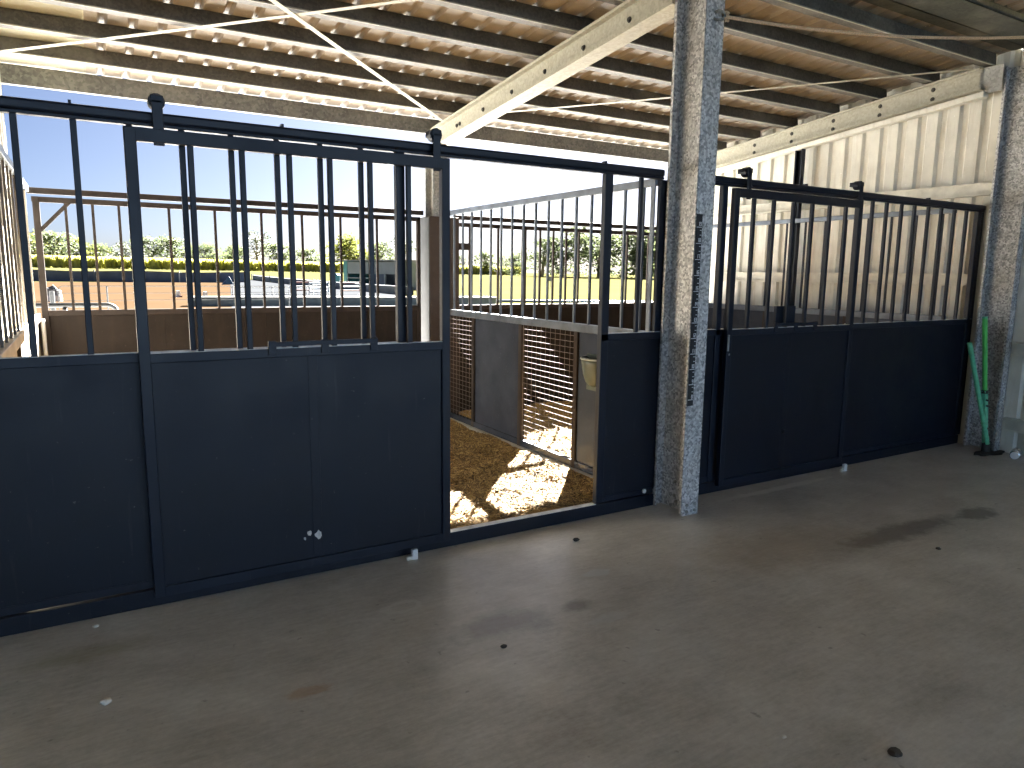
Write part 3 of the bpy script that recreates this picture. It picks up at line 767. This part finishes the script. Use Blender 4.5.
# pipe rail just outside
pr_ = thing('pipe_rail', 'grey pipe rail with a rounded end just outside the left stall', 'rail', (-.2, 5.3, -.1))
pp = [(-1.6, 5.2, 1.26), (.20, 5.2, 1.255)]+[(.20+.10*math.sin(t*math.pi/2/6), 5.2, 1.155+.10*math.cos(t*math.pi/2/6)) for t in range(1, 7)]+[(.30, 5.2, -.1)]
MB().tube(pp, .026, 10).build('rail', M['dimpipe'], pr_, smooth=True)
MB().tube([(-1.55, 5.2, 1.25), (-1.55, 5.2, -.1)], .026, 10).build('post', M['dimpipe'], pr_, smooth=True)
MB().tube([(-.19, 5.2, 1.25), (-.19, 5.2, -.1)], .022, 10).build('post', M['dimpipe'], pr_, smooth=True)
MB().tube([(-1.55, 5.2, .7), (.29, 5.2, .7)], .02, 8).build('rail', M['dimpipe'], pr_, smooth=True)
# wire gate
wg = thing('wire_gate', 'thin wire farm gate with rounded corners standing in front of the sand arena', 'gate', (.6, 9, -.1))
W, H0, H1 = 2.2, .1, 1.375
fr = [(-.34+.06, 9, H1), (3.06, 9, H1)]
loop = [(-.34, 9, H0+.06), (-.34, 9, H1-.07), (-.325, 9, H1-.025), (-.28, 9, H1), (3.0, 9, H1), (3.045, 9, H1-.025), (3.06, 9, H1-.07), (3.06, 9, H0+.06), (3.06, 9, H0), (-.34, 9, H0), (-.34, 9, H0+.06)]
MB().tube(loop, .006, 6).build('frame', M['dimpipe'], wg)
for z in (1.267, 1.157, 1.0, .8, .6, .35): MB().tube([(-.34, 9, z), (3.06, 9, z)], .004, 5).build('wire', M['dimpipe'], wg)
MB().tube([(.30, 9, H0), (.30, 9, 1.37)], .012, 6).build('stay', M['dimpipe'], wg)
for x in (-.42,): MB().tube([(x, 9, -.12), (x, 9, 1.30)], .035, 8).build('post', M['dimpipe'], wg)
# shade cloth arena fence with posts
sf = thing('arena_fence', 'long low dark blue shade-cloth fence along the far side of the sand arena', 'fence', tuple(gp(0, 84)))
mb = MB(); rows = [[], []]; X0, X1, NN = -70, 15.6, 40
for i in range(NN+1):
    x = X0+(X1-X0)*i/NN; y = 83.5-.15*x if x > -10 else 85+.0*x
    rows[0].append(gp(x, y, 0)); rows[1].append(gp(x, y, 1.12+.06*math.sin(i*1.3)))
mb.strip(rows).build('cloth', M['shade'], sf, solid=.04)
for x in (-10, -4.5, 1.0, 5.0, 8.97, 13.0):
    b_ = gp(x, 83.4-.15*x); MB().tube([b_, b_+Vector((0, 0, 1.25))], .06, 6).build('post', M['white'] if x == 8.97 else M['dark_rail'], sf)
tp = thing('tarpaulin', 'small blue folded tarpaulin against the right end of the shade-cloth fence', 'tarp', tuple(gp(12.6, 74)))
mb = MB(); q = gp(12.6, 74)
mb.v = [q+Vector(v) for v in ((-.6, -.4, 0), (.55, -.4, 0), (.55, .4, 0), (-.6, .4, 0), (.1, -.15, .85), (.2, .2, .8))]
mb.f = [(0, 1, 4), (1, 2, 5, 4), (2, 3, 5), (3, 0, 4, 5), (0, 3, 2, 1)]
mb.build('sheet', M['bluepaint'], tp)
# low dark fence running towards the right
lf = thing('low_fence', 'low dark fence slanting from the arena corner towards the grey shed', 'fence', tuple(gp(19, 70)))
rows = [[], [], [], []]
for i in range(21):
    t = i/20; x = 18.5+.9*t+1.4*t*t; y = 92-46*t
    for k_, (dx, dz) in enumerate(((0, 0), (0, .62), (.25, .62), (.25, 0))): rows[k_].append(gp(x+dx, y, dz))
MB().strip(rows).build('wall', M['dark_rail'], lf)
for i in range(6):
    t = i/5; x = 18.5+.9*t+1.4*t*t; y = 92-46*t; b_ = gp(x-.1, y)
    MB().tube([b_, b_+Vector((0, 0, .8))], .06, 6).build('post', M['dark_rail'], lf)
# long pale trough wall
tw = thing('water_trough', 'long pale green concrete trough lying beyond the back gates', 'trough', tuple(gp(11, 31)))
mb = MB(); P0, P1 = Vector((4.3, 33.4, -.12)), Vector((19.2, 30.6, -.12)); ax = (P1-P0).normalized(); nrm = Vector((-ax.y, ax.x, 0))
c = (P0+P1)/2; L = (P1-P0).length; Rm = Matrix((ax, nrm, Vector((0, 0, 1)))).transposed()
mb.box(c+Vector((0, 0, .20)), (L, 1.2, .42), Rm); mb.build('body', M['trough'], tw, bevel=.04)
mb = MB()
mb.box(c+Vector((0, 0, .44))-nrm*.52, (L+.1, .20, .09), Rm); mb.box(c+Vector((0, 0, .44))+nrm*.52, (L+.1, .20, .09), Rm)
for s_ in (-1, 1): mb.box(c+Vector((0, 0, .44))+ax*s_*(L/2-.05), (.2, 1.0, .09), Rm)
mb.build('rim', M['troughtop'], tw, bevel=.02)
MB().box(c+Vector((0, 0, .415)), (L-.2, .9, .02), Rm).build('cover', M['troughtop'], tw)
# white pipe fence
wf = thing('pipe_fence', 'white two-rail pipe fence on the gravel beyond the long trough', 'fence', tuple(gp(10.5, 40.5)))
for z in (.30, .72): MB().tube([gp(7.4, 41, z), gp(10, 40.5, z), gp(13.2, 39.8, z)], .03, 6).build('rail', M['white'], wf)
for x in (7.5, 9.66, 11.6, 13.1): MB().tube([gp(x, 41-.2*(x-7.4), 0), gp(x, 41-.2*(x-7.4), .78)], .04, 6).build('post', M['white'], wf)
# jump stands and rails stacked in the yard
def jump(label, x, y, rot, col):
    t = thing('jump_stand', label, 'jump stand', tuple(gp(x, y)))
    a = Vector((math.cos(rot), math.sin(rot), 0))
    for s_ in (-1, 1):
        b_ = gp(x, y)+a*s_*.75
        MB().tube([b_, b_+Vector((0, 0, 1.05))], .05, 6).build('upright', M['white'], t)
        MB().bar(b_-Vector((a.y, -a.x, 0))*.35+Vector((0, 0, .04)), b_+Vector((a.y, -a.x, 0))*.35+Vector((0, 0, .04)), .07, .07).build('foot', M['white'], t)
    for z, m_ in ((.35, col), (.62, M['white']), (.9, col)):
        b_ = gp(x, y, z); MB().tube([b_-a*.75, b_+a*.75], .05, 8).build('rail', m_, t)
jump('white jump stand with pale blue rails, right of the white pipe fence', 13.6, 44.5, .3, M['bluepaint'])
jump('white jump stand with faded red rails, behind the white pipe fence', 13.2, 47.5, -.4, M['redpaint'])
jump('white jump stand with pale blue rails, farthest from the trough', 15.6, 52, .9, M['bluepaint'])
jump('white jump stand with faded red rails, closest to the low dark fence', 16.4, 46.5, .1, M['redpaint'])
# arena markers
for x, y, lab in ((4.92, 44.6, 'white arena marker post, left of the two on the sand'), (6.2, 42.6, 'white arena marker post, right of the two on the sand')):
    t = thing('arena_marker', lab, 'marker', tuple(gp(x, y)))
    b_ = gp(x, y); mb = MB(); mb.prism([(x-.16, b_.z), (x+.16, b_.z), (x+.1, b_.z+.42), (x-.1, b_.z+.42)], y-.1, y+.1); mb.build('cone', M['white'], t)
    MB().box(b_+Vector((.14, -.14, .06)), (.16, .1, .14)).build('weight', M['redpaint'], t)
# drum
dr = thing('drum', 'white drum with a dark lid standing on the sand at far left', 'drum', tuple(gp(-1.35, 40)))
b_ = gp(-1.35, 40); MB().tube([b_, b_+Vector((0, 0, .32))], .36, 16).build('body', M['white'], dr)
MB().tube([b_+Vector((0, 0, .32)), b_+Vector((0, 0, .64)), b_+Vector((.1, 0, .72))], [.34, .34, .2], 16).build('lid', M['dark_rail'], dr)
# shed
sh = thing('shed', 'grey open-fronted shed with a teal end wall beyond the yard', 'shed', tuple(gp(25, 62)))
A_, B_ = gp(22.4, 66.6), gp(25.0, 58.2); z0 = min(A_.z, B_.z)-.05
ax = (B_-A_); ax.z = 0; L = ax.length; ax.normalize(); nr = Vector((-ax.y, ax.x, 0))
if nr.x < 0: nr = -nr
Rm = Matrix((ax, nr, Vector((0, 0, 1)))).transposed()
def sbox(s0, s1, n0, n1, za, zb, name, mat, bev=0):
    c = A_+ax*((s0+s1)/2)+nr*((n0+n1)/2); c.z = z0+(za+zb)/2
    return MB().box(c, (s1-s0, n1-n0, zb-za), Rm).build(name, mat, sh, bevel=bev)
sbox(0, L, 4.0, 4.1, 0, 2.5, 'back_wall', M['sheddark'])
sbox(-.1, .5, -.05, 4.1, 0, 2.75, 'end_wall', M['shedteal'])
sbox(L-.1, L, 0, 4.1, 0, 2.6, 'end_wall', M['shedgrey'])
sbox(.5, L, 0, .08, 1.45, 2.6, 'fascia', M['shedgrey'])
c = A_+ax*(L/2)+nr*1.9; c.z = z0+2.72
MB().box(c, (L+.5, 4.9, .1), Rm).build('roof', M['troughtop'], sh)
for s_ in (.5, 2.6, 4.6, 6.4): sbox(s_-.1, s_+.1, -.03, .1, 0, 1.5, 'post', M['shedgrey'])
for z in (.45, 1.0): sbox(.5, 4.6, .0, .06, z, z+.09, 'rail', M['shedgrey'])
sbox(4.6, 6.4, .05, .1, 0, 1.42, 'dark_door', M['sheddark'])
bt = thing('water_tank', 'small blue plastic tank on the grass left of the grey shed', 'tank', tuple(gp(25.5, 80)))
b_ = gp(25.5, 80); MB().tube([b_, b_+Vector((0, 0, .95)), b_+Vector((0, 0, 1.1))], [.62, .62, .45], 18).build('body', M['bluetank'], bt)
MB().tube([b_+Vector((0, 0, 1.1)), b_+Vector((0, 0, 1.17))], .2, 12).build('lid', M['bluetank'], bt)
pl_ = thing('light_pole', 'tall thin grey light pole standing before the crop', 'pole', tuple(gp(24, 124)))
b_ = gp(24, 124); MB().tube([b_, b_+Vector((0, 0, 6.2))], .07, 6).build('pole', M['galv_dull'], pl_)
MB().tube([b_+Vector((0, 0, 6.2)), b_+Vector((-.5, -.3, 6.5)), b_+Vector((-1., -.6, 6.5))], .06, 6).build('lamp_arm', M['galv_dull'], pl_)
sg = thing('paddock_sign', 'tiny grey sign on a stake out in the bright pasture', 'sign', tuple(gp(43.7, 61.6)))
b_ = gp(43.7, 61.6); MB().tube([b_, b_+Vector((0, 0, .8))], .03, 6).build('stake', M['galv_dull'], sg)
MB().box(b_+Vector((0, -.03, .95)), (.4, .05, .45), Matrix.Rotation(-.6, 3, 'Z')).build('board', M['dark_rail'], sg)
ph = MB().tube([gp(20, 34.6, .05), gp(24, 33.2, .05), gp(31, 29.4, .05), gp(40, 24, .05)], .10, 8).build('water_pipe', M['bluepaint'], smooth=True)
tag(ph, 'pale blue pipe lying across the pasture right of the long trough', 'pipe')

# crop band
def crop(label, pts, hgt, n, seed):
    rnd = random.Random(seed); mb = MB()
    segs = [(Vector(a), Vector(b)) for a, b in zip(pts[:-1], pts[1:])]; tot = sum((b-a).length for a, b in segs)
    for a, b in segs:
        for _ in range(int(n*(b-a).length/tot)):
            q = a.lerp(b, rnd.random()); dpt = rnd.random()**1.5*9
            nn = (b-a).normalized(); q = q+Vector((-nn.y, nn.x, 0))*dpt
            base = gp(q.x, q.y); H = hgt*rnd.uniform(.75, 1.0); w = rnd.uniform(.15, .4)
            an = rnd.uniform(0, 3.14); d = Vector((math.cos(an), math.sin(an), 0))*w; ln = Vector((rnd.uniform(-.5, .5), rnd.uniform(-.5, .5), 0))
            z0_ = rnd.uniform(0, H*.75)
            mb.quad(base+Vector((0, 0, z0_))-d, base+Vector((0, 0, z0_))+d, base+Vector((0, 0, H))+ln+d*.4, base+Vector((0, 0, H))+ln-d*.4)
    o = mb.build('crop', M['cane']); tag(o, label, 'crop', kind='stuff')
crop('tall yellow-green crop in a long band behind the arena', [(-60, 150, 0), (0, 149, 0), (60, 152, 0), (100, 160, 0)], 2.3, 16000, 3)

# trees
def tree_proto(seed, H, Rr, mat, lean, dense, leaf):
    rnd = random.Random(seed)
    t = bpy.data.objects.new('tree', None); t['_o'] = (0, 0, 0); COL.objects.link(t)
    tr = MB(); tr.tube([(0, 0, -.3), (.1*H*lean, 0, H*.4), (.13*H*lean, .1, H*.85)], [.03*H, .02*H, .006*H], 7)
    cl = []
    for i in range(dense):
        a = rnd.uniform(0, 6.28); rr = Rr*rnd.uniform(.15, .95); z = H*rnd.uniform(.06, .92)
        k_ = 1-.55*abs(z/H-.5)*2
        c = Vector((math.cos(a)*rr*k_+.1*H*lean, math.sin(a)*rr*k_, z)); cl.append((c, Rr*rnd.uniform(.22, .42)))
        if i % 3 == 0: tr.tube([(.1*H*lean, 0, H*.3), c*.6+Vector((0, 0, z*.3)), c], [.012*H, .008*H, .003*H], 5)
    tr.build('trunk', M['bark'], t)
    lv = MB()
    for c, r in cl:
        for _ in range(leaf):
            d = Vector((rnd.gauss(0, 1), rnd.gauss(0, 1), rnd.gauss(0, .75))).normalized()*r*rnd.uniform(.5, 1.1); q = c+d
            u_ = Vector((rnd.gauss(0, 1), rnd.gauss(0, 1), rnd.gauss(0, 1))).normalized(); v_ = u_.orthogonal().normalized(); s_ = rnd.uniform(.12, .32)
            lv.quad(q-u_*s_, q+v_*s_*.5, q+u_*s_, q-v_*s_*.5)
    lv.build('foliage', mat, t, kind='stuff')
    return t
protos = [tree_proto(1, 8, 3.6, M['leafA'], .2, 26, 75), tree_proto(2, 7, 3.2, M['leafB'], -.1, 26, 75),
          tree_proto(3, 9, 2.8, M['leafA'], .1, 18, 60), tree_proto(4, 6.5, 3.8, M['leafA'], .0, 28, 75)]
used = [False]*4
ORD = ['first', 'second', 'third', 'fourth', 'fifth', 'sixth', 'seventh', 'eighth', 'ninth', 'tenth', 'eleventh', 'twelfth', 'thirteenth', 'fourteenth', 'fifteenth', 'sixteenth']
def place(i, x, y, s, rz, label, group):
    o = protos[i]
    if used[i]: o = copy_tree(protos[i])
    used[i] = True
    o.location = gp(x, y); o.scale = (s*1.5, s*1.5, s); o.rotation_euler = (0, 0, rz)
    tag(o, label, 'tree', group)
cx, cy = 0, -3.746
def az(u): return math.atan2((F+R*((u-512)/713.65)).x, (F+R*((u-512)/713.65)).y)
left_line = [(20, 1, .95), (48, 1, 1.15), (70, 0, .95), (92, 1, 1.0), (110, 3, .8), (135, 3, .85), (158, 0, .95), (184, 0, .95), (212, 3, .9), (240, 3, .9), (262, 2, 1.1), (285, 0, .85), (312, 3, .9), (352, 1, 1.35), (378, 0, .95), (402, 2, 1.1)]
for i, (u, k_, s_) in enumerate(left_line):
    a = az(u); D = 186+6*math.sin(i*2.2)
    place(k_, cx+D*math.sin(a), cy+D*math.cos(a), s_*1.0, i*1.3, ORD[i]+' tree from the left in the line behind the crop', 'trees behind the crop')
right_line = [(462, 3, .75, 185), (487, 0, .75, 185), (512, 3, .8, 180), (540, 0, 1.0, 150), (560, 0, 1.0, 146), (575, 2, 1.25, 150), (595, 0, 1.1, 146), (618, 0, 1.25, 146), (640, 3, 1.45, 146), (664, 0, 1.3, 146)]
for i, (u, k_, s_, D) in enumerate(right_line):
    a = az(u)
    place(k_, cx+D*math.sin(a), cy+D*math.cos(a), s_, i*1.7+.5, ORD[i]+' tree from the left beyond the bright pasture, right of the boxed post', 'trees beyond the pasture')

# ------------------------------------------------------------------ light
AZ, ALT = math.radians(40.5), math.radians(32.1)
sd = bpy.data.lights.new('sun', 'SUN'); sd.energy = 12.5; sd.angle = .0093; sd.color = (1, .96, .89)
so = bpy.data.objects.new('sun', sd); COL.objects.link(so)
to_sun = Vector((math.sin(AZ)*math.cos(ALT), math.cos(AZ)*math.cos(ALT), math.sin(ALT)))
so.rotation_euler = to_sun.to_track_quat('Z', 'Y').to_euler(); so.location = to_sun*40
w = bpy.data.worlds.new('world'); SC.world = w; w.use_nodes = True
nt = w.node_tree; bg = nt.nodes['Background']
sky = nt.nodes.new('ShaderNodeTexSky'); sky.sky_type = 'NISHITA'; sky.sun_disc = False
sky.sun_elevation = ALT; sky.sun_rotation = AZ; sky.air_density = .5; sky.dust_density = 1.5; sky.ozone_density = 5.0
nt.links.new(sky.outputs[0], bg.inputs['Color']); bg.inputs['Strength'].default_value = .0123

SC.cycles.max_bounces = 12; SC.cycles.diffuse_bounces = 6
SC.cycles.sample_clamp_indirect = 6
vs = SC.view_settings; vs.view_transform = 'Standard'; vs.look = 'None'; vs.gamma = 1; vs.use_curve_mapping = False
vs.exposure = 3.42
for o in bpy.data.objects:
    if '_o' in o: del o['_o']
